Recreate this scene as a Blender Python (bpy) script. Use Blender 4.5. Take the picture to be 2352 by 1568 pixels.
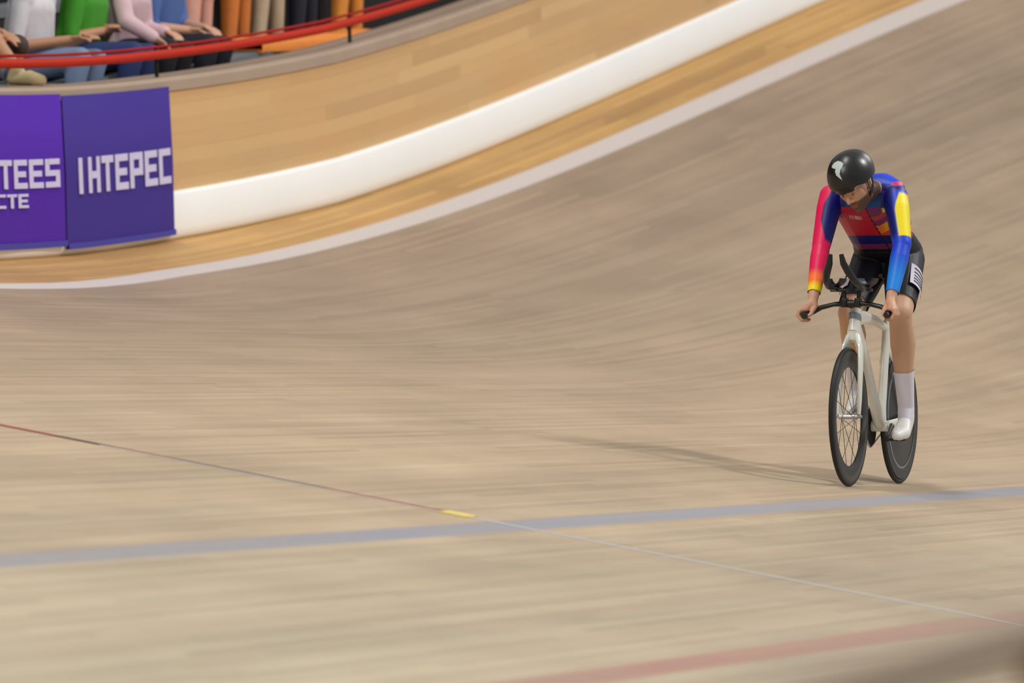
import bpy, bmesh, math, random
import numpy as np
from mathutils import Vector, Matrix, noise as mnoise
R = math.radians
random.seed(7)
for o in list(bpy.data.objects):
    bpy.data.objects.remove(o, do_unlink=True)
scene = bpy.context.scene
COL = scene.collection

# ------------------------------------------------------------------ camera
FPX = 15904.5
CAM = Vector((5.461, 0.0, 1.0458))
_yaw, _pit, _rol = R(18.0114), R(0.3536), R(-0.3213)
_f = Vector((-math.sin(_yaw)*math.cos(_pit), math.cos(_yaw)*math.cos(_pit), math.sin(_pit)))
_r = Vector((math.cos(_yaw), math.sin(_yaw), 0)); _u = _r.cross(_f)
_r2 = _r*math.cos(_rol)+_u*math.sin(_rol); _u2 = _u*math.cos(_rol)-_r*math.sin(_rol)
cam_data = bpy.data.cameras.new('camera'); cam = bpy.data.objects.new('camera', cam_data); COL.objects.link(cam)
mw = Matrix.Identity(4)
for i in range(3):
    mw[i][0] = _r2[i]; mw[i][1] = _u2[i]; mw[i][2] = -_f[i]; mw[i][3] = CAM[i]
cam.matrix_world = mw
cam_data.sensor_width = 36.0; cam_data.sensor_fit = 'HORIZONTAL'
cam_data.lens = FPX*36.0/2352.0
cam_data.clip_start = 0.5; cam_data.clip_end = 400
cam_data.dof.use_dof = True; cam_data.dof.focus_distance = 32.4; cam_data.dof.aperture_fstop = 4.0
scene.camera = cam

# ------------------------------------------------------------------ world, lamps, exposure
world = bpy.data.worlds.new('hall_light'); scene.world = world; world.use_nodes = True
bg = world.node_tree.nodes['Background']; bg.inputs[0].default_value = (1.0, 0.99, 0.97, 1); bg.inputs[1].default_value = 0.42
def area(name, loc, target, size, power, color=(1, 0.985, 0.955), sizey=None):
    l = bpy.data.lights.new(name, 'AREA'); l.size = size; l.energy = power; l.color = color
    if sizey: l.shape = 'RECTANGLE'; l.size_y = sizey
    o = bpy.data.objects.new(name, l); COL.objects.link(o); o.location = loc
    o.rotation_euler = (Vector(target)-Vector(loc)).to_track_quat('-Z', 'Y').to_euler()
    return o
area('hall_lamp_infield', (14.0, 41.5, 20.0), (-3, 31.5, 0.8), 3.6, 3600)
area('hall_lamp_row', (-8.0, 10.0, 17.0), (-5, 27, 0), 3.0, 1800, sizey=6)
area('hall_lamp_row', (6.0, 62.0, 19.0), (-5, 40, 3), 3.0, 1300, sizey=8)
area('hall_lamp_row', (-5.0, 27.0, 18.0), (-6, 33, 1.5), 2.0, 1000, sizey=6)
scene.view_settings.view_transform = 'Standard'; scene.view_settings.look = 'None'
scene.view_settings.gamma = 1.0; scene.view_settings.use_curve_mapping = False
scene.view_settings.exposure = 0.0

# ------------------------------------------------------------------ helpers
def lin(c):
    out = []
    for v in c[:3]:
        v = v/255.0
        out.append(v/12.92 if v <= 0.04045 else ((v+0.055)/1.055)**2.4)
    return tuple(out)
MATS = {}
def mat(name, rgb, rough=0.6, metal=0.0, spec=0.5, coat=0.0, nvar=0.06, nscale=30.0, bump=0.0, attr=False, aniso=None, sheen=0.0):
    if name in MATS: return MATS[name]
    m = bpy.data.materials.new(name); m.use_nodes = True
    nt = m.node_tree; b = nt.nodes['Principled BSDF']
    b.inputs['Roughness'].default_value = rough; b.inputs['Metallic'].default_value = metal
    b.inputs['Specular IOR Level'].default_value = spec; b.inputs['Coat Weight'].default_value = coat
    b.inputs['Coat Roughness'].default_value = 0.08
    b.inputs['Sheen Weight'].default_value = sheen
    tc = nt.nodes.new('ShaderNodeTexCoord')
    nz = nt.nodes.new('ShaderNodeTexNoise'); nz.inputs['Scale'].default_value = nscale; nz.inputs['Detail'].default_value = 3
    nt.links.new(tc.outputs['Object'], nz.inputs['Vector'])
    mr = nt.nodes.new('ShaderNodeMapRange'); mr.inputs[3].default_value = 1-nvar; mr.inputs[4].default_value = 1+nvar
    nt.links.new(nz.outputs['Fac'], mr.inputs[0])
    mx = nt.nodes.new('ShaderNodeVectorMath'); mx.operation = 'SCALE'
    if attr:
        at = nt.nodes.new('ShaderNodeAttribute'); at.attribute_name = 'Col'
        nt.links.new(at.outputs['Color'], mx.inputs[0])
    else:
        mx.inputs[0].default_value = lin(rgb)
    nt.links.new(mr.outputs[0], mx.inputs['Scale'])
    nt.links.new(mx.outputs[0], b.inputs['Base Color'])
    if bump:
        bp = nt.nodes.new('ShaderNodeBump'); bp.inputs['Strength'].default_value = bump; bp.inputs['Distance'].default_value = 0.004
        nt.links.new(nz.outputs['Fac'], bp.inputs['Height']); nt.links.new(bp.outputs[0], b.inputs['Normal'])
    MATS[name] = m
    return m

def tag(o, label=None, cat=None, group=None, kind=None):
    if label: o['label'] = label
    if cat: o['category'] = cat
    if group: o['group'] = group
    if kind: o['kind'] = kind
    return o
def empty(name, loc=(0, 0, 0), rz=0.0, parent=None):
    o = bpy.data.objects.new(name, None); COL.objects.link(o); o.location = loc; o.rotation_euler = (0, 0, rz)
    o.empty_display_size = 0.1
    if parent: o.parent = parent
    return o
def link_mesh(name, me, m, parent=None, smooth=True):
    o = bpy.data.objects.new(name, me); COL.objects.link(o)
    if m is not None and not me.materials: me.materials.append(m)
    if smooth:
        for p in me.polygons: p.use_smooth = True
    if parent: o.parent = parent
    return o

class MB:
    """collects shapes into one mesh"""
    def __init__(self, xf=None):
        self.bm = bmesh.new(); self.xf = xf
    def _t(self, p):
        p = Vector(p); return self.xf @ p if self.xf is not None else p
    def box(self, c, s, rot=None, bevel=0.0):
        g = bmesh.ops.create_cube(self.bm, size=1.0)['verts']
        for v in g:
            q = Vector((v.co.x*s[0], v.co.y*s[1], v.co.z*s[2]))
            if rot is not None: q = rot @ q
            v.co = self._t(q+Vector(c))
        if bevel:
            es = list({e for v in g for e in v.link_edges})
            bmesh.ops.bevel(self.bm, geom=es, offset=bevel, segments=2, affect='EDGES', profile=0.5)
        return self
    def loft(self, rings, closed=True, cap=True):
        vs = [[self.bm.verts.new(self._t(p)) for p in r] for r in rings]
        n = len(rings[0])
        for i in range(len(vs)-1):
            for j in range(n if closed else n-1):
                k = (j+1) % n
                self.bm.faces.new((vs[i][j], vs[i][k], vs[i+1][k], vs[i+1][j]))
        if cap and closed:
            self.bm.faces.new(list(reversed(vs[0]))); self.bm.faces.new(vs[-1])
        return self
    def tube(self, path, r, n=12, ratio=None, ref=(1, 0, 0), cap=True, cyclic=False):
        """sweep; r radius (or list) across the direction ref, ratio = radius of the other axis / r (or list)"""
        path = [Vector(p) for p in path]; m = len(path)
        rs = r if isinstance(r, (list, tuple)) else [r]*m
        ra = ratio if isinstance(ratio, (list, tuple)) else [1.0 if ratio is None else ratio]*m
        rings = []; ref = Vector(ref)
        for i, p in enumerate(path):
            if cyclic: t = path[(i+1) % m]-path[(i-1) % m]
            else: t = path[min(i+1, m-1)]-path[max(i-1, 0)]
            t.normalize()
            a = ref-t*ref.dot(t)
            if a.length < 1e-3:
                q = Vector((0, 1, 0)); a = q-t*q.dot(t)
            a.normalize(); b = t.cross(a)
            rings.append([p+a*rs[i]*math.cos(2*math.pi*k/n)+b*rs[i]*ra[i]*math.sin(2*math.pi*k/n) for k in range(n)])
        if cyclic:
            rings.append(rings[0]); return self.loft(rings, cap=False)
        return self.loft(rings, cap=cap)
    def lathe(self, prof, center, axis='x', n=64):
        """prof: (offset along the axis, radius); closed profile loop"""
        rings = []
        for k in range(n+1):
            a = 2*math.pi*k/n
            ring = []
            for h, r in prof:
                if axis == 'x': q = (h, r*math.cos(a), r*math.sin(a))
                elif axis == 'y': q = (r*math.cos(a), h, r*math.sin(a))
                else: q = (r*math.cos(a), r*math.sin(a), h)
                ring.append(Vector(center)+Vector(q))
            rings.append(ring)
        return self.loft(rings, cap=False)
    def hull(self, spheres, sub=2):
        vs = []
        for x, y, z, r in spheres:
            g = bmesh.ops.create_icosphere(self.bm, subdivisions=sub, radius=r)['verts']
            for v in g: v.co = self._t(v.co+Vector((x, y, z)))
            vs += g
        res = bmesh.ops.convex_hull(self.bm, input=vs)
        kill = [e for e in res['geom_interior'] if isinstance(e, bmesh.types.BMVert)]
        kill += [e for e in res['geom_unused'] if isinstance(e, bmesh.types.BMVert)]
        fs = {f for f in self.bm.faces}
        bmesh.ops.delete(self.bm, geom=list(set(kill)), context='VERTS')
        return self
    def done(self, name, m, parent=None, smooth=True, weld=1e-5, scale=1.0):
        bmesh.ops.remove_doubles(self.bm, verts=self.bm.verts, dist=weld)
        bmesh.ops.recalc_face_normals(self.bm, faces=self.bm.faces)
        me = bpy.data.meshes.new(name)
        if scale != 1.0:
            bmesh.ops.scale(self.bm, vec=(scale,)*3, verts=self.bm.verts)
        self.bm.to_mesh(me); self.bm.free()
        o = link_mesh(name, me, m, parent, smooth)
        if smooth:
            try: me.set_sharp_from_angle(angle=R(42))
            except Exception: pass
        return o

def blob(name, prims, voxel, m, parent=None, smooth=8, scale=1.0, colour=None, cut=None, xf=None):
    """one continuous skin over many rounded volumes: union by voxels, then relaxed"""
    me = bpy.data.meshes.new(name); big = bmesh.new()
    for pr in prims:
        t = bmesh.new(); vs = []
        for x, y, z, r in pr:
            g = bmesh.ops.create_icosphere(t, subdivisions=2 if r < 0.03 else 3, radius=r)['verts']
            for v in g: v.co = v.co+Vector((x, y, z))
        if len(pr) > 1:
            res = bmesh.ops.convex_hull(t, input=list(t.verts))
            kill = [e for e in list(res['geom_interior'])+list(res['geom_unused']) if isinstance(e, bmesh.types.BMVert)]
            bmesh.ops.delete(t, geom=list(set(kill)), context='VERTS')
        tm = bpy.data.meshes.new('t'); t.to_mesh(tm); t.free(); big.from_mesh(tm); bpy.data.meshes.remove(tm)
    if xf is not None: bmesh.ops.transform(big, matrix=xf, verts=big.verts)
    big.to_mesh(me); big.free()
    tmp = bpy.data.objects.new('tmp', me); COL.objects.link(tmp)
    md = tmp.modifiers.new('r', 'REMESH'); md.mode = 'VOXEL'; md.voxel_size = voxel; md.adaptivity = 0
    if smooth:
        sm = tmp.modifiers.new('s', 'SMOOTH'); sm.factor = 0.5; sm.iterations = smooth
    dg = bpy.context.evaluated_depsgraph_get()
    out = bpy.data.meshes.new_from_object(tmp.evaluated_get(dg)); out.name = name
    bpy.data.objects.remove(tmp, do_unlink=True); bpy.data.meshes.remove(me)
    if cut is not None:
        b = bmesh.new(); b.from_mesh(out)
        fs = [f for f in b.faces if cut(f.calc_center_median())]
        bmesh.ops.delete(b, geom=fs, context='FACES')
        for _ in range(3):
            bd = [v for v in b.verts if any(e.is_boundary for e in v.link_edges)]
            new = {}
            for v in bd:
                nb = [e.other_vert(v).co for e in v.link_edges if e.is_boundary]
                if len(nb) == 2: new[v] = v.co*0.4+(nb[0]+nb[1])*0.3
            for v, c in new.items(): v.co = c
        b.to_mesh(out); b.free()
    if colour is not None:
        at = out.color_attributes.new('Col', 'FLOAT_COLOR', 'POINT')
        arr = np.empty(len(out.vertices)*3); out.vertices.foreach_get('co', arr); arr = arr.reshape(-1, 3)
        cols = np.ones((len(arr), 4))
        for i, p in enumerate(arr): cols[i, :3] = colour(p)
        at.data.foreach_set('color', cols.ravel())
    if scale != 1.0:
        out.transform(Matrix.Scale(scale, 4))
    return link_mesh(name, out, m, parent, True)

def mixc(a, b, t):
    t = max(0.0, min(1.0, t)); return tuple(a[i]*(1-t)+b[i]*t for i in range(3))
def sstep(a, b, x):
    t = max(0.0, min(1.0, (x-a)/(b-a))); return t*t*(3-2*t)

# ------------------------------------------------------------------ the track's geometry (metres; s along, t up the slope)
DS = 0.25
SS = np.arange(-5, 110, DS)
_sm = np.clip((SS-43.1892)/36.5105, 0, 1); _sm = _sm*_sm*(3-2*_sm)
_th = -np.cumsum(0.0335*_sm)*DS
_bm = np.clip((SS-34.9981)/35.7345, 0, 1); BANK = np.radians(10.4495+(44.8522-10.4495)*_bm*_bm*(3-2*_bm))
_hx, _hy = -np.sin(_th), np.cos(_th)
TX = np.cumsum(_hx)*DS; TY = np.cumsum(_hy)*DS
TX -= np.interp(0, SS, TX); TY -= np.interp(0, SS, TY)
NX, NY = -_hy, _hx
def at(arr, s): return float(np.interp(s, SS, arr))
def wall_t(s): return float(np.interp(s, [36, 39, 41.5, 90], [9.60, 9.55, 9.45, 9.45]))
def light_t(s): return float(np.interp(s, [30, 34.35, 37.6, 60], [8.70, 8.74, 8.97, 8.97]))
def surf(s, t, dn=0.0):
    b = at(BANK, s); nx, ny = at(NX, s), at(NY, s)
    return Vector((at(TX, s)+(t*math.cos(b)-dn*math.sin(b))*nx, at(TY, s)+(t*math.cos(b)-dn*math.sin(b))*ny, t*math.sin(b)+dn*math.cos(b)))
def wallp(s, off=0.0, h=0.0):
    """point over the wall's foot, off metres outward, h metres up"""
    p = surf(s, wall_t(s)); nx, ny = at(NX, s), at(NY, s)
    off = off+h*math.sin(R(2.1))
    return Vector((p.x+nx*off, p.y+ny*off, p.z+h))
def galp(s, off, z):
    p = wallp(s, off); return Vector((p.x, p.y, z))

# ------------------------------------------------------------------ node helpers for boards
class NT:
    def __init__(self, name):
        self.m = bpy.data.materials.new(name); self.m.use_nodes = True
        self.nt = self.m.node_tree; self.b = self.nt.nodes['Principled BSDF']
    def put(self, sock, v):
        if isinstance(v, bpy.types.NodeSocket): self.nt.links.new(v, sock)
        else: sock.default_value = v
    def math(self, op, a, b=0.0, c=0.0):
        n = self.nt.nodes.new('ShaderNodeMath'); n.operation = op
        for i, v in enumerate((a, b, c)): self.put(n.inputs[i], v)
        return n.outputs[0]
    def comb(self, x, y, z=0.0):
        n = self.nt.nodes.new('ShaderNodeCombineXYZ')
        for i, v in enumerate((x, y, z)): self.put(n.inputs[i], v)
        return n.outputs[0]
    def noise(self, vec, scale=1.0, detail=2.0):
        n = self.nt.nodes.new('ShaderNodeTexNoise'); n.inputs['Scale'].default_value = scale; n.inputs['Detail'].default_value = detail
        self.nt.links.new(vec, n.inputs['Vector']); return n.outputs['Fac']
    def white(self, vec):
        n = self.nt.nodes.new('ShaderNodeTexWhiteNoise'); n.noise_dimensions = '3D'
        self.nt.links.new(vec, n.inputs['Vector']); return n.outputs['Value']
    def mix(self, f, a, b):
        n = self.nt.nodes.new('ShaderNodeMix'); n.data_type = 'RGBA'
        self.put(n.inputs[0], f)
        for i, v in ((6, a), (7, b)):
            if isinstance(v, tuple): n.inputs[i].default_value = (*v, 1)
            else: self.nt.links.new(v, n.inputs[i])
        return n.outputs[2]
    def ramp(self, v, lo, hi):
        n = self.nt.nodes.new('ShaderNodeMapRange'); n.interpolation_type = 'SMOOTHSTEP'
        self.put(n.inputs[0], v); n.inputs[1].default_value = lo; n.inputs[2].default_value = hi
        return n.outputs[0]
    def band(self, v, c, half, soft=0.02):
        d = self.math('ABSOLUTE', self.math('SUBTRACT', v, c))
        return self.math('SUBTRACT', 1.0, self.ramp(d, half-soft, half+soft))
    def uv(self, layer):
        n = self.nt.nodes.new('ShaderNodeUVMap'); n.uv_map = layer
        s = self.nt.nodes.new('ShaderNodeSeparateXYZ'); self.nt.links.new(n.outputs[0], s.inputs[0])
        return s.outputs[0], s.outputs[1]
    def scale(self, col, f):
        n = self.nt.nodes.new('ShaderNodeVectorMath'); n.operation = 'SCALE'
        self.nt.links.new(col, n.inputs[0]); self.put(n.inputs['Scale'], f); return n.outputs[0]
def planks(N, u, v, w=0.045, L=3.2, amp=0.16, streak=0.14, streak2=0.15):
    row = N.math('FLOOR', N.math('DIVIDE', v, w))
    off = N.math('MULTIPLY', N.white(N.comb(row, 3.7, 1.1)), 7.0)
    idx = N.math('FLOOR', N.math('ADD', N.math('DIVIDE', u, L), off))
    tone = N.white(N.comb(row, idx, 0.5))
    hue = N.white(N.comb(row, idx, 9.5))
    grain = N.noise(N.comb(N.math('MULTIPLY', u, 1.2), N.math('MULTIPLY', v, 26.0)), 1.0, 3)
    blot = N.noise(N.comb(N.math('MULTIPLY', u, 0.6), N.math('MULTIPLY', v, 1.6)), 1.0, 3)
    big = N.noise(N.comb(N.math('MULTIPLY', u, 0.16), N.math('MULTIPLY', v, 0.35)), 1.0, 2)
    f = N.math('ADD', 1.0, N.math('MULTIPLY', N.math('SUBTRACT', tone, 0.5), amp))
    f = N.math('ADD', f, N.math('MULTIPLY', N.math('SUBTRACT', grain, 0.5), streak))
    f = N.math('ADD', f, N.math('MULTIPLY', N.math('SUBTRACT', blot, 0.5), streak2*4))
    f = N.math('ADD', f, N.math('MULTIPLY', N.math('SUBTRACT', big, 0.5), streak2*2))
    # narrow dark joints between the strips
    fr = N.math('FRACT', N.math('DIVIDE', v, w))
    joint = N.math('MULTIPLY', N.math('LESS_THAN', fr, 0.06), 0.10)
    f = N.math('SUBTRACT', f, joint)
    return f, hue, blot, big
def strip(name, srange, prof, m, parent=None, uvf=None, smooth=True, ds=0.5):
    """sweep an open or closed profile function prof(s)->list of points along the track"""
    me = bpy.data.meshes.new(name); b = bmesh.new()
    n = int(round((srange[1]-srange[0])/ds)); rows = []; ss = [srange[0]+(srange[1]-srange[0])*i/n for i in range(n+1)]
    for s in ss: rows.append([b.verts.new(p) for p in prof(s)])
    uvl = b.loops.layers.uv.new('board'); uv2 = b.loops.layers.uv.new('mark')
    lut = {}
    for i, s in enumerate(ss):
        for j, v in enumerate(rows[i]): lut[v] = (i, j)
    for i in range(n):
        for j in range(len(rows[0])-1):
            b.faces.new((rows[i][j], rows[i][j+1], rows[i+1][j+1], rows[i+1][j]))
    for f in b.faces:
        for l in f.loops:
            i, j = lut[l.vert]; s = ss[i]
            a, c = uvf(s, j) if uvf else ((s, j*0.1), (s, j*0.1))
            l[uvl].uv = a; l[uv2].uv = c
    b.normal_update()
    b.to_mesh(me); b.free()
    return link_mesh(name, me, m, parent, smooth)

# ------------------------------------------------------------------ velodrome: track boards, wall, gallery, infield
N = NT('track_boards')
u, v = N.uv('board'); mu, mv = N.uv('mark')
f, hue, blot, big = planks(N, u, v)
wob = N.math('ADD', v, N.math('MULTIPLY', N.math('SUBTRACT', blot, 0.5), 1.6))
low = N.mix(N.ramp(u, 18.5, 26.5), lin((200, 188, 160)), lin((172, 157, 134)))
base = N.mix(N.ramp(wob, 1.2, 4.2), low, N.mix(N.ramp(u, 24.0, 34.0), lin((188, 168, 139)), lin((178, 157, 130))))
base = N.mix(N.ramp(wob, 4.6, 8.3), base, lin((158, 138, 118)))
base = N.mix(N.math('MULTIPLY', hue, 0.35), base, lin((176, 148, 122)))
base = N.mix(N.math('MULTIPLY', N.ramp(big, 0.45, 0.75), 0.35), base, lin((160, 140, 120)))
fresh = N.mix(hue, lin((202, 160, 98)), lin((182, 140, 88)))
base = N.mix(N.ramp(mv, 9.0, 9.06), base, fresh)
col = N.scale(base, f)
worn = N.math('ADD', 0.72, N.math('MULTIPLY', N.math('SUBTRACT', blot, 0.5), 0.7))
col = N.mix(N.math('MULTIPLY', N.band(mv, 8.97, 0.085, 0.018), 0.93), col, lin((212, 202, 198)))
col = N.mix(N.math('MULTIPLY', N.band(mv, 2.78, 0.085, 0.03), worn), col, lin((146, 149, 163)))
col = N.mix(N.math('MULTIPLY', N.band(mv, 0.85, 0.075, 0.03), worn), col, lin((178, 132, 120)))
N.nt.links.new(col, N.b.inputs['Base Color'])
N.b.inputs['Roughness'].default_value = 0.55; N.b.inputs['Specular IOR Level'].default_value = 0.2
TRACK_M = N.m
NTT = 48
def trk(s): return [surf(s, wall_t(s)*j/NTT) for j in range(NTT+1)]
def trk_uv(s, j):
    t = wall_t(s)*j/NTT
    return (s, t), (s, t-(light_t(s)-8.97)*sstep(6.5, 8.5, t))
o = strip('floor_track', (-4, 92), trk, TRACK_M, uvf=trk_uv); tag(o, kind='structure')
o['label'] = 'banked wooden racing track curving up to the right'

N = NT('wall_boards')
u, v = N.uv('board')
f, hue, blot, big = planks(N, u, v, w=0.09, L=2.4, amp=0.16, streak=0.10, streak2=0.10)
base = N.mix(hue, lin((219, 180, 126)), lin((204, 163, 110)))
base = N.mix(N.math('MULTIPLY', N.ramp(blot, 0.45, 0.75), 0.5), base, lin((202, 150, 92)))
N.nt.links.new(N.scale(base, f), N.b.inputs['Base Color']); N.b.inputs['Roughness'].default_value = 0.5
WALL_M = N.m
hs = [0.0, 0.3, 0.6, 0.90, 0.90, 0.0]
offs = [0, 0, 0, 0, 0.05, 0.05]
o = strip('wall_outer', (-4, 92), lambda s: [wallp(s, offs[j], hs[j]) for j in range(6)], WALL_M, uvf=lambda s, j: ((s, hs[j]), (s, hs[j])), smooth=False)
tag(o, kind='structure'); o['label'] = 'vertical outer wall of varnished boards above the track'
WHITE = mat('white_board', (250, 250, 248), rough=0.45, nvar=0.03, nscale=2.0)
wbp = [(0.0, 0.004), (-0.012, 0.010), (-0.026, 0.035), (-0.032, 0.07), (-0.032, 0.27), (-0.024, 0.288), (0.0, 0.292)]
o = strip('trim_1', (-4, 92), lambda s: [wallp(s, a, h) for a, h in wbp], WHITE)
tag(o, kind='structure'); o['label'] = 'broad white band along the foot of the outer wall'
CAPM = mat('grey_brown_ledge', (168, 146, 126), rough=0.7, nvar=0.12, nscale=3.0)
cp = [(-0.015, 0.895), (-0.015, 0.955), (0.0, 0.975), (0.22, 0.985), (0.22, 0.895), (-0.015, 0.895)]
o = strip('trim_2', (-4, 92), lambda s: [wallp(s, a, h) for a, h in cp], CAPM, smooth=False)
tag(o, kind='structure'); o['label'] = 'grey brown ledge on top of the outer wall'
def zseat(s): return float(np.interp(s, [20, 36, 38.3, 40.9, 41.6, 43.6, 46, 60, 92], [2.2, 2.69, 2.84, 3.07, 3.19, 3.33, 3.52, 5.6, 8.0]))
DARK = mat('dark_stand', (26, 22, 20), rough=0.8, nvar=0.2, nscale=2.0)
STEP = mat('grey_step', (112, 118, 122), rough=0.6, nvar=0.12, nscale=4.0)
def gal(s):
    z = zseat(s)
    return [galp(s, 0.20, z-0.36), galp(s, 0.62, z-0.36), galp(s, 0.62, z-0.05)]
o = strip('floor_gallery', (20, 70), gal, DARK, smooth=False); tag(o, kind='structure')
o = strip('floor_gallery_step', (20, 70), lambda s: [galp(s, 1.12, zseat(s)-0.05), galp(s, 1.45, zseat(s)-0.05), galp(s, 1.45, zseat(s)+0.35), galp(s, 2.2, zseat(s)+0.35), galp(s, 2.2, zseat(s)+0.8), galp(s, 3.4, zseat(s)+0.8)], DARK, smooth=False)
tag(o, kind='structure')
def slab(a, b, lo, hi): return lambda s: [galp(s, a, zseat(s)+lo), galp(s, a, zseat(s)+hi), galp(s, b, zseat(s)+hi), galp(s, b, zseat(s)+lo), galp(s, a, zseat(s)+lo)]
for k in range(16):
    s0 = 30+k*1.5
    o = strip('bench_board', (s0, s0+1.49), slab(0.55, 1.10, -0.05, 0.0), STEP, smooth=False)
    tag(o, 'grey bench board of the lowest row behind the red rail', 'bench', 'bench boards of the lowest row')
    o = strip('bench_board', (s0, s0+1.49), slab(1.46, 1.9, 0.36, 0.42), STEP, smooth=False)
    tag(o, 'grey bench board of the second row behind the standing people', 'bench', 'bench boards of the second row')
o = strip('wall_back', (20, 70), lambda s: [galp(s, 3.4, zseat(s)+0.8), galp(s, 3.4, zseat(s)+4.5)], DARK, smooth=False); tag(o, kind='structure')

# red rail on top of the wall
REDM = mat('red_rail_paint', (186, 38, 12), rough=0.6, spec=0.15, nvar=0.06)
DARKRED = mat('dark_red_edge', (160, 14, 12), rough=0.6, spec=0.15)
rail = empty('guard_rail', wallp(40, 0.05, 0.95)); tag(rail, 'red guard rail running along the top of the wooden wall', 'rail')
def inv_loc(o, root):
    o.parent = root; o.matrix_parent_inverse = root.matrix_basis.inverted(); return o
def ringprof(a0, h0, ra, rh, n=12):
    def f(s): return [wallp(s, a0+ra*math.cos(2*math.pi*k/n), h0+rh*math.sin(2*math.pi*k/n)) for k in range(n+1)]
    return f
inv_loc(strip('rail_bar', (20, 70), ringprof(0.04, 1.115, 0.022, 0.028), REDM), rail)
inv_loc(strip('rail_lip', (20, 70), ringprof(0.06, 1.160, 0.010, 0.009), DARKRED), rail)
for s in np.arange(21.0, 70, 3.0):
    mb = MB(); p0 = wallp(s, 0.07, 0.97); p1 = wallp(s, 0.07, 1.16)
    mb.tube([p0, p1], 0.013, n=8); o = mb.done('rail_post', DARK); inv_loc(o, rail)

# infield
INF = mat('infield_concrete', (150, 152, 150), rough=0.8, nvar=0.08, nscale=1.0)
mb = MB(); mb.box((14.2, 42, -0.06), (28.0, 110, 0.1)); o = mb.done('floor_infield', INF, smooth=False); tag(o, kind='structure')

# coloured tape line laid across the boards
tape = empty('timing_tape', surf(25.2, 3.0, 0.0)); tag(tape, 'thin red and white line of tape laid across the track boards', 'tape')
def ribbon(name, s0, s1, t0, t1, h, m):
    mb = MB(); n = 20
    rings = []
    for i in range(n+1):
        t = t0+(t1-t0)*i/n
        rings.append([surf(s0, t, 0.0005), surf(s0, t, h), surf(s1, t, h), surf(s1, t, 0.0005)])
    mb.loft(rings); o = mb.done(name, m, smooth=False); inv_loc(o, tape); return o
WT = mat('white_tape', (214, 210, 204), rough=0.5); RT = mat('red_tape', (150, 56, 46), rough=0.5)
GT = mat('grey_tape', (128, 136, 130), rough=0.5); YT = mat('yellow_tape', (232, 206, 112), rough=0.5)
DT = mat('dark_tape', (88, 62, 58), rough=0.5)
ribbon('white_tape', 25.180, 25.212, 0.0, 2.955, 0.003, WT)
ribbon('white_tape', 25.185, 25.203, 3.07, 4.5, 0.003, WT)
for t0, t1, m in ((3.07, 3.55, RT), (3.55, 4.2, DT), (4.2, 4.45, RT), (4.45, 4.7, DT), (4.7, 6.6, RT)):
    ribbon('red_tape' if m is RT else 'dark_tape', 25.206, 25.262, t0, t1, 0.003, m)
ribbon('grey_tape', 25.214, 25.230, 0.0, 2.955, 0.003, GT)
ribbon('yellow_patch', 25.15, 25.30, 2.955, 3.07, 0.005, YT)

# purple banners hung on the wall
PUR = mat('purple_banner', (84, 44, 164), rough=0.85, spec=0.1, nvar=0.04, nscale=2.0)
PUR2 = mat('dark_purple_banner', (70, 54, 140), rough=0.85, spec=0.1, nvar=0.04, nscale=2.0)
LET = mat('pale_lettering', (208, 200, 232), rough=0.6)
HEM = mat('blue_hem', (58, 52, 160), rough=0.6)
GLY = {'I': [(0.35, 0, 0.65, 1)], 'H': [(0, 0, .28, 1), (.72, 0, 1, 1), (.2, .4, .8, .6)],
       'E': [(0, 0, .28, 1), (.2, 0, 1, .2), (.2, .4, .9, .6), (.2, .8, 1, 1)],
       'T': [(0, .8, 1, 1), (.36, 0, .64, 1)], 'P': [(0, 0, .28, 1), (.2, .8, 1, 1), (.2, .35, 1, .55), (.72, .4, 1, 1)],
       'C': [(0, 0, .28, 1), (.2, 0, 1, .2), (.2, .8, 1, 1)], 'S': [(0, .4, .28, 1), (.2, .8, 1, 1), (.1, .4, .9, .6), (.72, 0, 1, .6), (0, 0, .9, .2)],
       'O': [(0, 0, .28, 1), (.72, 0, 1, 1), (.2, 0, .8, .2), (.2, .8, .8, 1)]}
def banner(s0, s1, h0, h1, m, label, texts):
    root = empty('advertising_banner', wallp((s0+s1)/2, -0.05, h0)); tag(root, label, 'banner')
    def pr(s):
        w = 0.006*math.sin(s*5.0)
        return [wallp(s, -0.045+w, h0), wallp(s, -0.052+w, (h0+h1)/2), wallp(s, -0.045+w, h1), wallp(s, -0.040+w, h1), wallp(s, -0.036+w, h0), wallp(s, -0.045+w, h0)]
    inv_loc(strip('cloth', (s0, s1), pr, m, ds=0.08), root)
    inv_loc(strip('hem', (s0, s1), lambda s: [wallp(s, -0.056+0.006*math.sin(s*5.0), h0), wallp(s, -0.057+0.006*math.sin(s*5.0), h0+0.035)], HEM, ds=0.08), root)
    for txt, sa, sb, ha, hb in texts:
        n = len(txt); w = (sb-sa)/n
        for i, ch in enumerate(txt):
            mb = MB()
            for x0, y0, x1, y1 in GLY[ch]:
                rings = []
                for k in range(3):
                    s = sa+w*(i+0.06+0.86*(x0+(x1-x0)*k/2)); 
                    yo = 0.006*math.sin(s*5.0)
                    a0, a1 = ha+(hb-ha)*y0, ha+(hb-ha)*y1
                    rings.append([wallp(s, -0.056+yo, a0), wallp(s, -0.060+yo, a0), wallp(s, -0.060+yo, a1), wallp(s, -0.056+yo, a1)])
                mb.loft(rings)
            o = mb.done('letter', LET, smooth=False); inv_loc(o, root)
    return root
banner(37.28, 38.90, 0.035, 0.925, PUR2, 'dark purple banner with one line of pale letters, beside the white band', [('IHTEPEC', 37.38, 38.86, 0.35, 0.56)])
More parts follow.
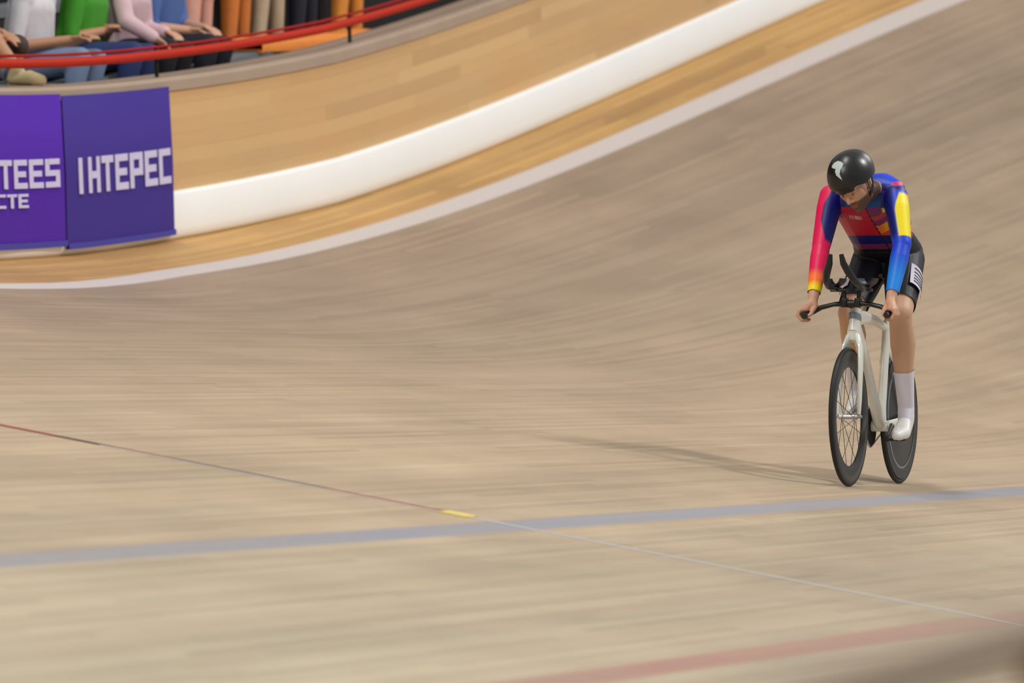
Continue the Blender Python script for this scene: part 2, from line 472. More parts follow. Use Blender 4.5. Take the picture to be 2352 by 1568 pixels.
banner(35.0, 37.26, 0.055, 0.935, PUR, 'bright purple banner with two lines of pale letters, at the left edge', [('CHOPTEES', 35.4, 37.2, 0.40, 0.565), ('HOCTE', 35.9, 36.75, 0.29, 0.37)])

# ------------------------------------------------------------------ bicycle (local frame: x = rider's left, y = backward, z = up; origin at the front contact)
SC = 0.97
FRONT = Vector((-3.03677, 31.20729, 0.5605))
WB = 0.945
CARB = mat('black_carbon', (22, 23, 26), rough=0.32, spec=0.5, nvar=0.05)
RUB = mat('tyre_rubber', (17, 17, 19), rough=0.6)
FRM = mat('white_frame_paint', (226, 226, 216), rough=0.3, spec=0.5, coat=0.4, nvar=0.02)
GRY = mat('grey_decal', (120, 130, 142), rough=0.4)
STL = mat('bright_metal', (200, 204, 208), rough=0.22, metal=0.9)
BLK = mat('black_parts', (18, 18, 19), rough=0.45)
bike = empty('track_bicycle', FRONT); tag(bike, 'white track racing bicycle with black deep wheels, ridden on the boards', 'bicycle')
def fin(mb, name, m, parent, smooth=True): return mb.done(name, m, parent, smooth, scale=SC)
RW = 0.335
def wheel_prof(r_in, half_in):
    # closed loop: inner rim edge, widening to the brake width, tyre round
    L = [(-0.004, r_in), (-half_in, r_in+0.02), (-0.0125, 0.306), (-0.0115, 0.315)]
    for k in range(0, 9):
        a = math.pi*k/8
        L.append((-0.0115*math.cos(a), 0.3235+0.0115*math.sin(a)))
    L += [(0.0115, 0.315), (0.0125, 0.306), (half_in, r_in+0.02), (0.004, r_in), (-0.004, r_in)]
    return L
# front wheel: deep rim, 18 spokes
fw = empty('front_wheel', (0, 0, 0), parent=bike); fw.location = (0, 0, RW*SC)
mb = MB(); mb.lathe([(-0.0045, 0.238), (-0.012, 0.262), (-0.0125, 0.308), (-0.009, 0.316), (0.009, 0.316), (0.0125, 0.308), (0.012, 0.262), (0.0045, 0.238), (-0.0045, 0.238)], (0, 0, 0), n=96); fin(mb, 'rim', CARB, fw)
mb = MB(); mb.lathe([(0.0115*math.cos(2*math.pi*k/12), 0.3235+0.0115*math.sin(2*math.pi*k/12)) for k in range(13)], (0, 0, 0), n=96); fin(mb, 'tyre', RUB, fw)
mb = MB(); mb.lathe([(-0.046, 0.004), (-0.046, 0.014), (-0.034, 0.014), (-0.032, 0.022), (-0.027, 0.022), (-0.025, 0.012), (0.025, 0.012), (0.027, 0.022), (0.032, 0.022), (0.034, 0.014), (0.046, 0.014), (0.046, 0.004), (-0.046, 0.004)], (0, 0, 0), n=24); fin(mb, 'hub', STL, fw)
for k in range(18):
    a = 2*math.pi*k/18; sd = -1 if k % 2 else 1
    mb = MB(); mb.tube([(sd*0.029, 0.02*math.cos(a+0.5*sd), 0.02*math.sin(a+0.5*sd)), (0, 0.24*math.cos(a), 0.24*math.sin(a))], 0.0014, n=6)
    fin(mb, 'spoke', BLK, fw)
# rear disc wheel
rw = empty('rear_wheel', (0, WB*SC, RW*SC), parent=bike)
mb = MB(); mb.lathe([(-0.028, 0.0), (-0.028, 0.02), (-0.018, 0.13), (-0.012, 0.27), (-0.0115, 0.313), (0.0115, 0.313), (0.012, 0.27), (0.018, 0.13), (0.028, 0.02), (0.028, 0.0)], (0, 0, 0), n=96); fin(mb, 'disc', CARB, rw)
mb = MB(); mb.lathe([(0.0115*math.cos(2*math.pi*k/12), 0.3235+0.0115*math.sin(2*math.pi*k/12)) for k in range(13)], (0, 0, 0), n=96); fin(mb, 'tyre', RUB, rw)
for sd in (-1, 1):
    mb = MB(); mb.lathe([(sd*0.0150, 0.252), (sd*0.0132, 0.262), (sd*0.0120, 0.262), (sd*0.0135, 0.252), (sd*0.0150, 0.252)], (0, 0, 0), n=96); fin(mb, 'rim_ring', GRY, rw)
mb = MB(); mb.lathe([(-0.06, 0.003), (-0.06, 0.011), (0.06, 0.011), (0.06, 0.003), (-0.06, 0.003)], (0, 0, 0), n=20); fin(mb, 'axle', STL, rw)
# fork
mb = MB()
for sd in (-1, 1):
    mb.tube([(sd*0.010, 0.112, 0.735), (sd*0.022, 0.100, 0.715), (sd*0.040, 0.080, 0.665), (sd*0.047, 0.05, 0.56), (sd*0.050, 0.018, 0.42), (sd*0.051, 0.002, 0.345)],
            [0.016, 0.018, 0.014, 0.012, 0.011, 0.009], n=14, ratio=[1.6, 1.7, 2.3, 2.2, 1.8, 1.3])
mb.tube([(0, 0.120, 0.775), (0, 0.108, 0.735), (0, 0.100, 0.700)], [0.030, 0.034, 0.024], n=18, ratio=1.1)
fin(mb, 'fork', FRM, bike)
for sd in (-1, 1):
    mb = MB(); mb.tube([(sd*0.046, 0, RW), (sd*0.066, 0, RW)], 0.009, n=6, ref=(0, 1, 0)); fin(mb, 'axle_nut', STL, bike)
# frame
BB = (0.0, 0.588, 0.286)
mb = MB()
mb.tube([(0, 0.112, 0.742), (0, 0.122, 0.78), (0, 0.140, 0.853)], [0.029, 0.026, 0.028], n=20, ratio=[1.6, 1.7, 1.5])
mb.tube([(0, 0.150, 0.81), (0, 0.30, 0.815), (0, 0.50, 0.80), (0, 0.70, 0.765), (0, 0.735, 0.755)], [0.027, 0.024, 0.021, 0.018, 0.017], n=16, ratio=[1.5, 1.35, 1.2, 1.0, 1.0])
mb.tube([(0, 0.128, 0.775), (0, 0.25, 0.665), (0, 0.45, 0.435), (0, 0.575, 0.30)], [0.026, 0.025, 0.025, 0.032], n=16, ratio=[1.5, 1.5, 1.4, 1.1])
mb.tube([(0, 0.588, 0.29), (0, 0.615, 0.38), (0, 0.672, 0.58), (0, 0.725, 0.77), (0, 0.735, 0.80)], [0.030, 0.021, 0.019, 0.021, 0.018], n=16, ratio=[1.1, 1.9, 2.0, 1.8, 1.5])
mb.tube([(-0.042, 0.588, 0.286), (0.042, 0.588, 0.286)], 0.027, n=20, ref=(0, 1, 0))
for sd in (-1, 1):
    mb.tube([(sd*0.018, 0.60, 0.288), (sd*0.030, 0.68, 0.295), (sd*0.046, 0.80, 0.312), (sd*0.056, WB, RW)], [0.014, 0.011, 0.009, 0.009], n=10, ratio=[1.6, 1.9, 1.7, 1.5])
    mb.tube([(sd*0.012, 0.700, 0.66), (sd*0.034, 0.74, 0.60), (sd*0.050, 0.87, 0.45), (sd*0.056, WB, RW)], [0.009, 0.009, 0.008, 0.008], n=10, ratio=1.6)
fin(mb, 'frame', FRM, bike)
mb = MB(); mb.tube([(0, 0.121, 0.800), (0, 0.129, 0.828)], 0.0285, n=20, ratio=1.62); fin(mb, 'head_tube_decal', GRY, bike)
# stem, base bar, risers, pads, extensions
mb = MB(); mb.tube([(0, 0.142, 0.853), (0, 0.150, 0.885)], 0.023, n=18); mb.tube([(0, 0.150, 0.876), (0, 0.085, 0.878), (0, 0.055, 0.878)], [0.022, 0.021, 0.024], n=14, ratio=[0.8, 0.8, 0.9]); fin(mb, 'stem', BLK, bike)
mb = MB()
pts = [(-0.205, -0.055, 0.822), (-0.205, -0.02, 0.825), (-0.203, 0.025, 0.832), (-0.188, 0.055, 0.843), (-0.15, 0.062, 0.862), (-0.09, 0.064, 0.876), (-0.04, 0.065, 0.880)]
full = pts+[(0, 0.065, 0.880)]+[(-x, y, z) for x, y, z in reversed(pts)]
rr = [0.0145, 0.0145, 0.0145, 0.014, 0.012, 0.011, 0.014]; rr = rr+[0.015]+list(reversed(rr))
rt = [1, 1, 1, 1.1, 1.7, 1.8, 1.1]; rt = rt+[1.0]+list(reversed(rt))
mb.tube(full, rr, n=14, ratio=rt, ref=(0, 0, 1)); fin(mb, 'base_bar', CARB, bike)
for sd in (-1, 1):
    mb = MB(); mb.tube([(sd*0.205, -0.056, 0.822), (sd*0.205, -0.064, 0.822)], [0.0155, 0.012], n=14); fin(mb, 'bar_end_plug', BLK, bike)
for sd in (-1, 1):
    x0 = sd*0.034
    br = MB(); br.box((x0, 0.066, 0.884), (0.03, 0.05, 0.045), bevel=0.006)
    br.tube([(x0, 0.068, 0.895), (x0*1.1, 0.07, 0.945)], 0.010, n=10); br.box((sd*0.062, 0.07, 0.944), (0.080, 0.050, 0.014), bevel=0.004)
    fin(br, 'riser_clamp', BLK, bike)
    pad = MB()
    rings = []
    for k in range(7):
        yy = 0.02+0.115*k/6; e = 0.86+0.14*math.sin(math.pi*k/6)
        ring = []
        for q in range(9):
            a = math.pi*(1.05+0.9*q/8); ring.append((sd*0.080+0.047*e*math.cos(a), yy, 1.008+0.050*e*math.sin(a)))
        for q in range(8, -1, -1):
            a = math.pi*(1.05+0.9*q/8); ring.append((sd*0.080+0.040*e*math.cos(a), yy, 1.008+0.042*e*math.sin(a)))
        rings.append(ring)
    pad.loft(rings); fin(pad, 'arm_rest', BLK, bike)
    ex = MB()
    p = [(sd*0.070, 0.12, 0.948), (sd*0.076, 0.02, 0.952), (sd*0.077, -0.07, 0.962), (sd*0.070, -0.14, 0.990), (sd*0.052, -0.185, 1.030), (sd*0.034, -0.205, 1.070), (sd*0.027, -0.215, 1.112)]
    ex.tube(p, [0.012, 0.013, 0.015, 0.017, 0.018, 0.016, 0.011], n=14); e = fin(ex, 'aero_extension', CARB, bike)
# saddle and post
mb = MB(); mb.tube([(0, 0.735, 0.79), (0, 0.770, 0.90), (0, 0.790, 0.985)], [0.0135, 0.0135, 0.012], n=14, ratio=[1.7, 1.7, 1.4]); fin(mb, 'seat_post', CARB, bike)
mb = MB(); rings = []
for yy, w, zt, zb in [(0.612, 0.012, 1.030, 1.012), (0.622, 0.018, 1.034, 1.008), (0.68, 0.020, 1.034, 1.004), (0.74, 0.028, 1.033, 1.0), (0.80, 0.050, 1.033, 0.998), (0.85, 0.066, 1.036, 1.0), (0.875, 0.062, 1.038, 1.008), (0.885, 0.045, 1.034, 1.016)]:
    zc = (zt+zb)/2; hh = (zt-zb)/2
    rings.append([(w*math.cos(2*math.pi*k/16), yy, zc+hh*math.copysign(abs(math.sin(2*math.pi*k/16))**0.7, math.sin(2*math.pi*k/16))) for k in range(16)])
mb.loft(rings); fin(mb, 'saddle', BLK, bike)
# drivetrain on the rider's right
CR = 0.165; CA = R(23)
mb = MB(); mb.lathe([(-0.050, 0.0), (-0.050, 0.030), (-0.050, 0.096), (-0.053, 0.1015), (-0.046, 0.1015), (-0.046, 0.03), (-0.046, 0.0)], BB, n=52); fin(mb, 'chainring', BLK, bike)
mb = MB(); cog = (0, WB, RW)
path = []
for k in range(25):
    a = math.pi/2+math.pi*k/24; path.append((-0.048, BB[1]+0.102*math.cos(a), BB[2]+0.102*math.sin(a)))
for k in range(13):
    a = -math.pi/2+math.pi*k/12; path.append((-0.048, WB+0.032*math.cos(a), RW+0.032*math.sin(a)))
mb.tube(path, 0.0045, n=6, ref=(1, 0, 0), cyclic=True); fin(mb, 'chain', STL, bike)
mb = MB(); mb.lathe([(-0.0505, 0.010), (-0.0505, 0.030), (-0.0455, 0.030), (-0.0455, 0.010), (-0.0505, 0.010)], cog, n=24); fin(mb, 'cog', STL, bike)
PED = {}
for sd in (1, -1):
    # left (+1) crank forward and down, right crank back and up
    dy = -CR*math.cos(CA)*sd; dz = -CR*math.sin(CA)*sd
    e = (sd*0.072, BB[1]+dy, BB[2]+dz); PED[sd] = e
    mb = MB(); mb.tube([(sd*0.058, BB[1], BB[2]), (sd*0.066, BB[1]+dy*0.5, BB[2]+dz*0.5), e], [0.016, 0.013, 0.013], n=12, ratio=[0.8, 0.6, 0.7], ref=(0, -dz, dy)); fin(mb, 'crank_arm', BLK, bike)
    pd = MB(); pd.tube([e, (sd*0.125, e[1], e[2])], 0.008, n=10, ref=(0, 1, 0)); pd.box((sd*0.146, e[1], e[2]), (0.052, 0.072, 0.014), bevel=0.004); fin(pd, 'pedal', BLK, bike)

# ------------------------------------------------------------------ rider
rider = empty('person', FRONT); tag(rider, 'cyclist in a black helmet and bright blue, pink and yellow skinsuit on the white bicycle', 'person')
SKIN = mat('skin', None, rough=0.5, attr=True, nvar=0.05, nscale=25, spec=0.4)
CLOTH = mat('skinsuit_fabric', None, rough=0.45, attr=True, nvar=0.03, nscale=60, bump=0.05)
SHORT = mat('black_short_fabric', (22, 23, 31), rough=0.52, spec=0.35, nvar=0.1, nscale=40, bump=0.1)
SOCK = mat('white_sock', (222, 218, 230), rough=0.75, nvar=0.04, bump=0.2, nscale=60)
SHOE = mat('white_shoe', (232, 234, 230), rough=0.3, coat=0.3, nvar=0.03)
SOLE = mat('dark_sole', (52, 54, 52), rough=0.6)
VIS = mat('dark_visor', (30, 25, 26), rough=0.15)
HEL = mat('helmet_shell', None, rough=0.34, attr=True, nvar=0.01, coat=0.0, spec=0.6)
V3 = lambda p: np.array(p, float)
SHR, ELR, WRR = V3((-.168, .33, 1.415)), V3((-.190, .215, 1.165)), V3((-.188, .055, .908))
SHL, ELL, WRL = V3((.150, .335, 1.412)), V3((.214, .215, 1.165)), V3((.200, .058, .905))
HIPR, HIPL = V3((-.088, .78, 1.10)), V3((.078, .78, 1.10))
KNR, ANR = V3((-.105, .425, .835)), V3((-.168, .775, .475))
KNL, ANL = V3((.152, .405, .835)), V3((.140, .555, .372))
def S(p, r): return (float(p[0]), float(p[1]), float(p[2]), r)
def lerp(a, b, t): return a+(b-a)*t
def arm(sh, el, wr, k=0.0):
    return [[S(sh+V3((0,0,-.012)), .056+k), S(lerp(sh, el, .30), .055+k)], [S(lerp(sh, el, .30), .055+k), S(el, .041+k)],
            [S(el, .038+k), S(lerp(el, wr, .25), .041+k), S(lerp(el, wr, .3), .040+k)], [S(lerp(el, wr, .3), .040+k), S(wr, .026+k)]]
def leg(h, kn, an, k=0.0):
    d = (an-kn)/np.linalg.norm(an-kn); back = V3((0, 1, 0))-d*d[1]; back /= np.linalg.norm(back)
    cf = lerp(kn, an, .32)+back*0.018
    up = V3((0, 0, 1))
    return [[S(h, .092+k), S(lerp(h, kn, .45), .083+k)], [S(lerp(h, kn, .45), .083+k), S(kn, .060+k)],
            [S(kn, .058+k), S(lerp(kn, an, .1), .057+k)], [S(lerp(kn, an, .08), .056+k), S(cf, .063+k)], [S(cf, .063+k), S(lerp(kn, an, .62), .046+k)], [S(lerp(kn, an, .62), .046+k), S(an, .036+k)]]
def torso(k=0.0):
    return [[(-.085, .39, 1.385, .098+k), (.085, .39, 1.39, .098+k), (-.075, .52, 1.30, .092+k), (.075, .52, 1.30, .092+k)],
            [(-.075, .52, 1.30, .092+k), (.075, .52, 1.30, .092+k), (-.06, .66, 1.20, .086+k), (.06, .66, 1.20, .086+k)],
            [(-.06, .66, 1.20, .086+k), (.06, .66, 1.20, .086+k), (-.075, .80, 1.13, .096+k), (.066, .80, 1.13, .092+k)],
            [(-.150, .35, 1.415, .052+k), (-.07, .39, 1.415, .09+k), (.07, .39, 1.42, .092+k), (.132, .36, 1.428, .056+k)]]
# head frame: x left, -y face, z crown
HC = V3((-.004, .165, 1.455))
HM = Matrix.Rotation(R(-24), 4, 'Z') @ Matrix.Rotation(R(0), 4, 'Y') @ Matrix.Rotation(R(36), 4, 'X')
HM = Matrix.Rotation(R(-9), 4, 'Y') @ HM
HMAT = Matrix.Translation(Vector(HC)) @ HM
def H(x, y, z, r):
    p = HMAT @ Vector((x, y, z)); return (p.x, p.y, p.z, r)
head = [[H(0, -.020, .035, .072), H(0, .030, .035, .078)], [H(0, -.015, .0, .072), H(0, .02, .0, .070)],
        [H(-.030, -.045, -.005, .040), H(.030, -.045, -.005, .040), H(0, -.070, -.098, .018), H(-.040, -.005, -.070, .024), H(.040, -.005, -.070, .024)],
        [H(0, -.078, -.100, .016), H(0, -.062, -.09, .022)],
        [H(0, -.083, .012, .009), H(0, -.108, -.028, .011)], [H(-.012, -.092, -.033, .009), H(.012, -.092, -.033, .009)],
        [H(-.034, -.074, .022, .014), H(.034, -.074, .022, .014)], [H(-.042, -.068, .020, .012), H(-.020, -.082, .017, .009)], [H(.042, -.068, .020, .012), H(.020, -.082, .017, .009)],
        [H(-.018, -.083, -.058, .009), H(.018, -.083, -.058, .009)], [H(-.014, -.082, -.071, .009), H(.014, -.082, -.071, .009)],
        [H(-.040, -.055, -.022, .022)], [H(.040, -.055, -.022, .022)],
        [H(-.074, .010, .005, .010), H(-.074, .006, -.030, .008)], [H(.074, .010, .005, .010), H(.074, .006, -.030, .008)]]
neck = [[H(0, .030, -.045, .056), (0, .31, 1.425, .060)], [(0, .29, 1.425, .058), (-.08, .345, 1.43, .045), (.08, .345, 1.435, .045), (0, .36, 1.44, .06)]]
def hand(sd, wr):
    L = []
    bx, bz = 0.205*sd, 0.825
    mcp = [(bx+sd*.028, -.030+.021*i, .848-.001*i) for i in range(4)]
    cx = wr[0]
    L.append([S(wr, .024), (cx+sd*.006, .035, .880, .021), (cx-sd*.008, .035, .875, .018)])
    L.append([(cx+sd*.006, .035, .880, .021), (*mcp[0], .012), (*mcp[3], .013), (bx-sd*.004, .025, .852, .014), (bx+sd*.002, -.012, .852, .010)])
    for i, (x, y, z) in enumerate(mcp):
        ln = [0.95, 1.0, .97, .85][i]
        a = (bx+sd*.036, y-.002, z-.024*ln); b = (bx+sd*.020, y-.002, z-.047*ln); c = (bx-sd*.004, y, z-.048*ln); 
        L.append([(x, y, z, .0115), (*a, .0100)]); L.append([(*a, .0100), (*b, .0092)]); L.append([(*b, .0092), (*c, .0082)])
    t0 = (cx-sd*.014, .040, .872); t1 = (bx-sd*.027, .012, .850); t2 = (bx-sd*.026, -.014, .833); t3 = (bx-sd*.018, -.030, .822)
    L.append([(*t0, .016), (*t1, .0125)]); L.append([(*t1, .0120), (*t2, .0105)]); L.append([(*t2, .0105), (*t3, .0090)])
    return L
def foot_pts(sd, an, ped):
    ball = V3((0.146 if sd > 0 else -0.166, ped[1]-0.005, ped[2]+0.030)); toe = ball+V3((0, -.085, -.012 if sd > 0 else -.016))
    heel = V3((an[0], an[1]+.035, an[2]-.062)); return ball, toe, heel
BL = {1: foot_pts(1, ANL, PED[1]), -1: foot_pts(-1, ANR, PED[-1])}
def foot(sd, an, k=0.0):
    ball, toe, heel = BL[sd]
    return [[S(an, .036+k), S(heel, .026+k), S(lerp(ball, heel, .5)+V3((0, 0, .018)), .030+k)],
            [S(heel, .026+k), S(lerp(ball, heel, .5)+V3((0, 0, .018)), .030+k), S(ball+V3((.016, 0, 0)), .027+k), S(ball-V3((.016, 0, 0)), .027+k)],
            [S(ball+V3((.016, 0, 0)), .027+k), S(ball-V3((.016, 0, 0)), .027+k), S(toe, .020+k)]]
def seg_param(p, a, b):
    d = b-a; t = float(np.dot(p-a, d)/np.dot(d, d)); q = a+d*max(0, min(1, t)); return t, float(np.linalg.norm(p-q))
SKC = lin((204, 156, 128)); BRD = lin((62, 42, 32)); LIP = lin((150, 84, 74)); TAN = lin((206, 164, 132))
HI = HMAT.inverted()
def skin_col(p):
    q = HI @ Vector(p)
    if q.length < 0.16:
        c = SKC
        b = sstep(-.034, -.050, q.z)
        if q.y < -.098: b = 0
        b = max(b, sstep(.044, .056, abs(q.x))*sstep(.012, -.008, q.z)*sstep(-.02, -.01, q.y-.02)*(1 if q.y < .03 else 0))
        c = mixc(c, BRD, 0.86*b)
        if q.y < -.084 and abs(q.x) < .019 and -.074 < q.z < -.055: c = LIP
        if q.y < -.062 and .016 < q.z < .030 and .012 < abs(q.x) < .048: c = lin((60, 40, 32))
        return c
    if p[2] < 0.95 and p[1] > 0.2: return TAN
    return SKC
body = blob('body', torso()+arm(SHR, ELR, WRR)+arm(SHL, ELL, WRL)+leg(HIPR, KNR, ANR)+leg(HIPL, KNL, ANL)+head+neck+hand(-1, WRR)+hand(1, WRL)+foot(1, ANL)+foot(-1, ANR),
            0.0038, SKIN, rider, smooth=5, scale=SC, colour=skin_col)
for sd in (-1, 1):
    mb = MB(); g = H(sd*.031, -.0755, .004, .0); mb.hull([(g[0], g[1], g[2], .0125)]); ey = fin(mb, 'eye', mat('shaded_eye_white', (150, 132, 120), rough=0.35), rider)  # eye whites darkened: shade under the helmet brim is put into their colour
    mb = MB(); g = H(sd*.030, -.0846, .000, .0); mb.hull([(g[0], g[1], g[2], .0048)]); fin(mb, 'iris', BLK, ey)
# suit colours
PINK, NAVY, BLUE, AZ, YEL, ORG, TEAL, RED, PUR_, PKL = [lin(c) for c in ((232, 0, 84), (0, 8, 104), (0, 62, 208), (0, 132, 232), (246, 226, 0), (255, 120, 40), (0, 72, 150), (186, 0, 46), (122, 30, 100), (250, 70, 120))]
def suit_col(p):
    x, y, z = p
    best = None
    for nm, a, b in (('ru', SHR, ELR), ('rf', ELR, WRR), ('lu', SHL, ELL), ('lf', ELL, WRL)):
        t, d = seg_param(p, a, b)
        if best is None or d < best[1]: best = (nm, d, t)
    nm, d, t = best
    onarm = d < 0.064 and (nm in ('rf', 'lf') or t > 0.02)
    if onarm and nm[0] == 'r':
        ax = lerp(SHR, ELR, max(t, 0))[0] if nm == 'ru' else -9
        u_ = t if nm == 'ru' else 1+t
        if nm == 'ru':
            edge = ax + 0.012 - 0.022*sstep(.0, .35, t)+0.036*sstep(.55, 1.0, t)
            return mixc(PINK, NAVY, sstep(edge-.004, edge+.004, x)*(1-sstep(.92, 1.0, t)))
        if t < .50: return PINK
        if t < .74: return mixc(PINK, ORG, sstep(.48, .66, t))
        return mixc(ORG, YEL, sstep(.70, .86, t))
    if onarm and nm[0] == 'l':
        if nm == 'lu':
            ax = lerp(SHL, ELL, max(t, 0))[0]
            e = ax+0.020-0.030*sstep(0.0, .45, t)+.008
            yel = sstep(e-.004, e+.004, x)*(sstep(.04, .12, t))*(1-sstep(.90, .93, t))
            inn = 1-sstep(ax-.016, ax+.004, x)
            base = mixc(BLUE, NAVY, inn*(1-sstep(.8, 1.0, t)))
            return mixc(base, YEL, yel)
        return mixc(BLUE, AZ, sstep(.1, .75, t))
    # torso: front panels by height, back in blue
    top = z > 1.415 + 0.0*x
    spine = lerp(V3((0, .39, 1.385)), V3((0, .80, 1.13)), max(0, min(1, (y-.39)/.41)))
    back = (z-spine[2])+0.55*(y-spine[1])*0 > 0.02
    if back:
        if y > .70: return PKL
        if ((x-.165)/.028)**2+((z-1.462)/.012)**2 < 1: return lin((190, 40, 110))
        if x < -.105: return PINK
        return mixc(NAVY, BLUE, sstep(1.44, 1.475, z)) if y < .5 else BLUE
    if x < -.125 and z > 1.40: return PINK
    if z > 1.375 or abs(x) > .118 and z > 1.30: return mixc(TEAL, NAVY, sstep(.07, .10, abs(x)))
    curve = 1.345-0.35*max(0, x-.0)*0+0.10*max(0, -x-.04)
    if z > curve: return TEAL if abs(x) < .09 else NAVY
    if abs(x-(0.012+(1.345-z)*0.22)) < .0035: return lin((14, 10, 30))
    if z > 1.215:
        if x < 0.012+(1.345-z)*0.22: 
            if -.080 < x < -.016 and abs(z-1.300-.12*(x+.05)*-1) < .0085 and (x*110) % 1 < .72: return lin((206, 150, 176))
            return RED
        w = z+0.012*math.sin(x*40)
        if w > 1.315: return mixc(PUR_, YEL, sstep(.085, .10, x))
        if w > 1.295: return lin((170, 62, 60))
        if w > 1.272: return PUR_
        if w > 1.235: return mixc(lin((216, 112, 30)), lin((232, 160, 20)), sstep(.05, .09, x))
        return lin((200, 60, 50))
    if z > 1.175: return NAVY
    if z > 1.15: return lin((112, 36, 92))
    return lin((16, 16, 22))
def suit_cut(c):
    p = V3(c)
    for a, b in ((ELR, WRR), (ELL, WRL)):
        t, d = seg_param(p, a, b)
        if t > .90 and d < .10 and p[1] < .25: return True
    q = HI @ Vector(c)
    if (Vector(c)-Vector((0, .255, 1.445))).length < .055: return True
    return False
SL = 0.005
blob('skinsuit_top', torso(SL)+arm(SHR, ELR, WRR, SL)+arm(SHL, ELL, WRL, SL)+[[(-.08, .345, 1.43, .045+SL), (.08, .345, 1.435, .045+SL), (0, .36, 1.44, .062+SL)]],
     0.0042, CLOTH, rider, smooth=4, scale=SC, colour=suit_col, cut=suit_cut)
def sh_cut(c):
    p = V3(c)
    for h, kn, an, lim in ((HIPR, KNR, ANR, .84), (HIPL, KNL, ANL, .86)):
        t, d = seg_param(p, h, kn); t2, d2 = seg_param(p, kn, an)
        if abs(p[0]-kn[0]) < .11 and (t > lim and d < .12 or (t2 > 0 and d2 < d)): return True
    return p[2] > 1.235 or (p[1] < .60 and p[2] > 1.19 and abs(p[0]) < .2)
blob('shorts', torso(.0075)[2:3]+[[(-.06, .66, 1.19, .082), (.06, .66, 1.19, .082), (-.075, .80, 1.13, .1035), (.066, .80, 1.13, .0995)], [(-.07, .77, 1.08, .10), (.062, .77, 1.08, .097)]]+leg(HIPR, KNR, ANR, .0075)[:3]+leg(HIPL, KNL, ANL, .0075)[:3],
     0.0045, SHORT, rider, smooth=4, scale=SC, cut=sh_cut)
for sd, kn, an in ((1, KNL, ANL), (-1, KNR, ANR)):
    def ck(c, kn=kn, an=an): return seg_param(V3(c), kn, an)[0] < .60
    blob('sock', leg(HIPL, kn, an, .004)[4:]+[[S(an, .041), S(BL[sd][2], .030)], [S(an, .041), S(lerp(BL[sd][0], BL[sd][2], .55)+V3((0, 0, .020)), .035)]], .0045, SOCK, rider, smooth=4, scale=SC, cut=ck)
    ball, toe, heel = BL[sd]
    so = blob('shoe', foot(sd, an+V3((0, .004, -.034)), .004), .0045, SHOE, rider, smooth=3, scale=SC)
    mb = MB(); mb.hull([S(ball+V3((.018, 0, -.026)), .007), S(ball-V3((.018, 0, .026)), .007), S(toe+V3((0, -.008, -.020)), .006), S(heel+V3((0, .012, -.026)), .008)], sub=1)
    s_ = fin(mb, 'sole', SOLE, so)
# helmet: shell with short tail, dark visor, strap, white mark
LOGO = [(-.078, .052), (-.070, .066), (-.054, .075), (-.040, .070), (-.030, .060), (-.033, .045), (-.040, .030), (-.042, .010), (-.036, -.006), (-.030, -.020), (-.044, -.008), (-.056, .004), (-.062, .022), (-.060, .038), (-.068, .036), (-.080, .044)]
def inpoly(x, y, P):
    c = False; n = len(P)
    for i in range(n):
        x0, y0 = P[i]; x1, y1 = P[(i+1) % n]
        if (y0 > y) != (y1 > y) and x < (x1-x0)*(y-y0)/(y1-y0)+x0: c = not c
    return c
bm = bmesh.new(); bmesh.ops.create_icosphere(bm, subdivisions=7, radius=1.0)
for v in bm.verts:
    x, y, z = v.co
    ry = .134 if y < 0 else .134+.020*max(0, y)
    tail = max(0, y)
    v.co = Vector((x*.110*(1-.12*tail*tail), y*ry, z*(.125-.010*tail if z > 0 else .112)))
fs = [f for f in bm.faces if (lambda c: c.z < -.030-0.22*max(0, c.y)*1.0+0.50*max(0, -c.y-.045))(f.calc_center_median())]
bmesh.ops.delete(bm, geom=fs, context='FACES')
me = bpy.data.meshes.new('helmet'); 
for v in bm.verts: v.co += Vector((0, .010, .048))
hc = Vector(HC)
cl = bm.verts.layers.float_color.new('Col')
for v in bm.verts:
    w = HMAT @ v.co
    d = w-hc
    isl = d.y < 0.03 and inpoly((d.x+.052)/1.25-.052, d.z-.038, LOGO)
    v[cl] = (*((lin((196, 206, 202))) if isl else lin((13, 13, 15))), 1)
    v.co = w*SC
bm.to_mesh(me); bm.free()
helmet = link_mesh('helmet', me, HEL, rider)
helmet['label'] = 'glossy black helmet with a white flash mark'
sol = helmet.modifiers.new('thick', 'SOLIDIFY'); sol.thickness = 0.006; sol.offset = -1
# visor: band of dark lens over brow and eyes
mb = MB(); rings = []
for i in range(15):
    a = R(-72+144*i/14)
    rings.append([HMAT @ Vector(((.100+k)*math.sin(a), .006-(.118+k)*math.cos(a), zz)) for k, zz in ((0, .072), (.003, .072), (.0, .022+.022*abs(math.sin(a))), (-.003, .022+.022*abs(math.sin(a))))])
mb.loft(rings); vz = fin(mb, 'visor', VIS, helmet)
for sd in (-1, 1):
    mb = MB(); mb.tube([HMAT @ Vector(p) for p in ((sd*.092, -.01, .03), (sd*.082, -.012, -.02), (sd*.068, -.015, -.06), (sd*.035, -.03, -.092), (0, -.045, -.104))], .006, n=8, ratio=.35, ref=(0, 1, 0)); fin(mb, 'chin_strap', BLK, helmet)
    mb = MB(); mb.tube([HMAT @ Vector(p) for p in ((sd*.088, .045, .02), (sd*.082, .02, -.03), (sd*.068, -.012, -.06))], .012, n=8, ratio=.3, ref=(0, 1, 0)); fin(mb, 'side_strap', BLK, helmet)
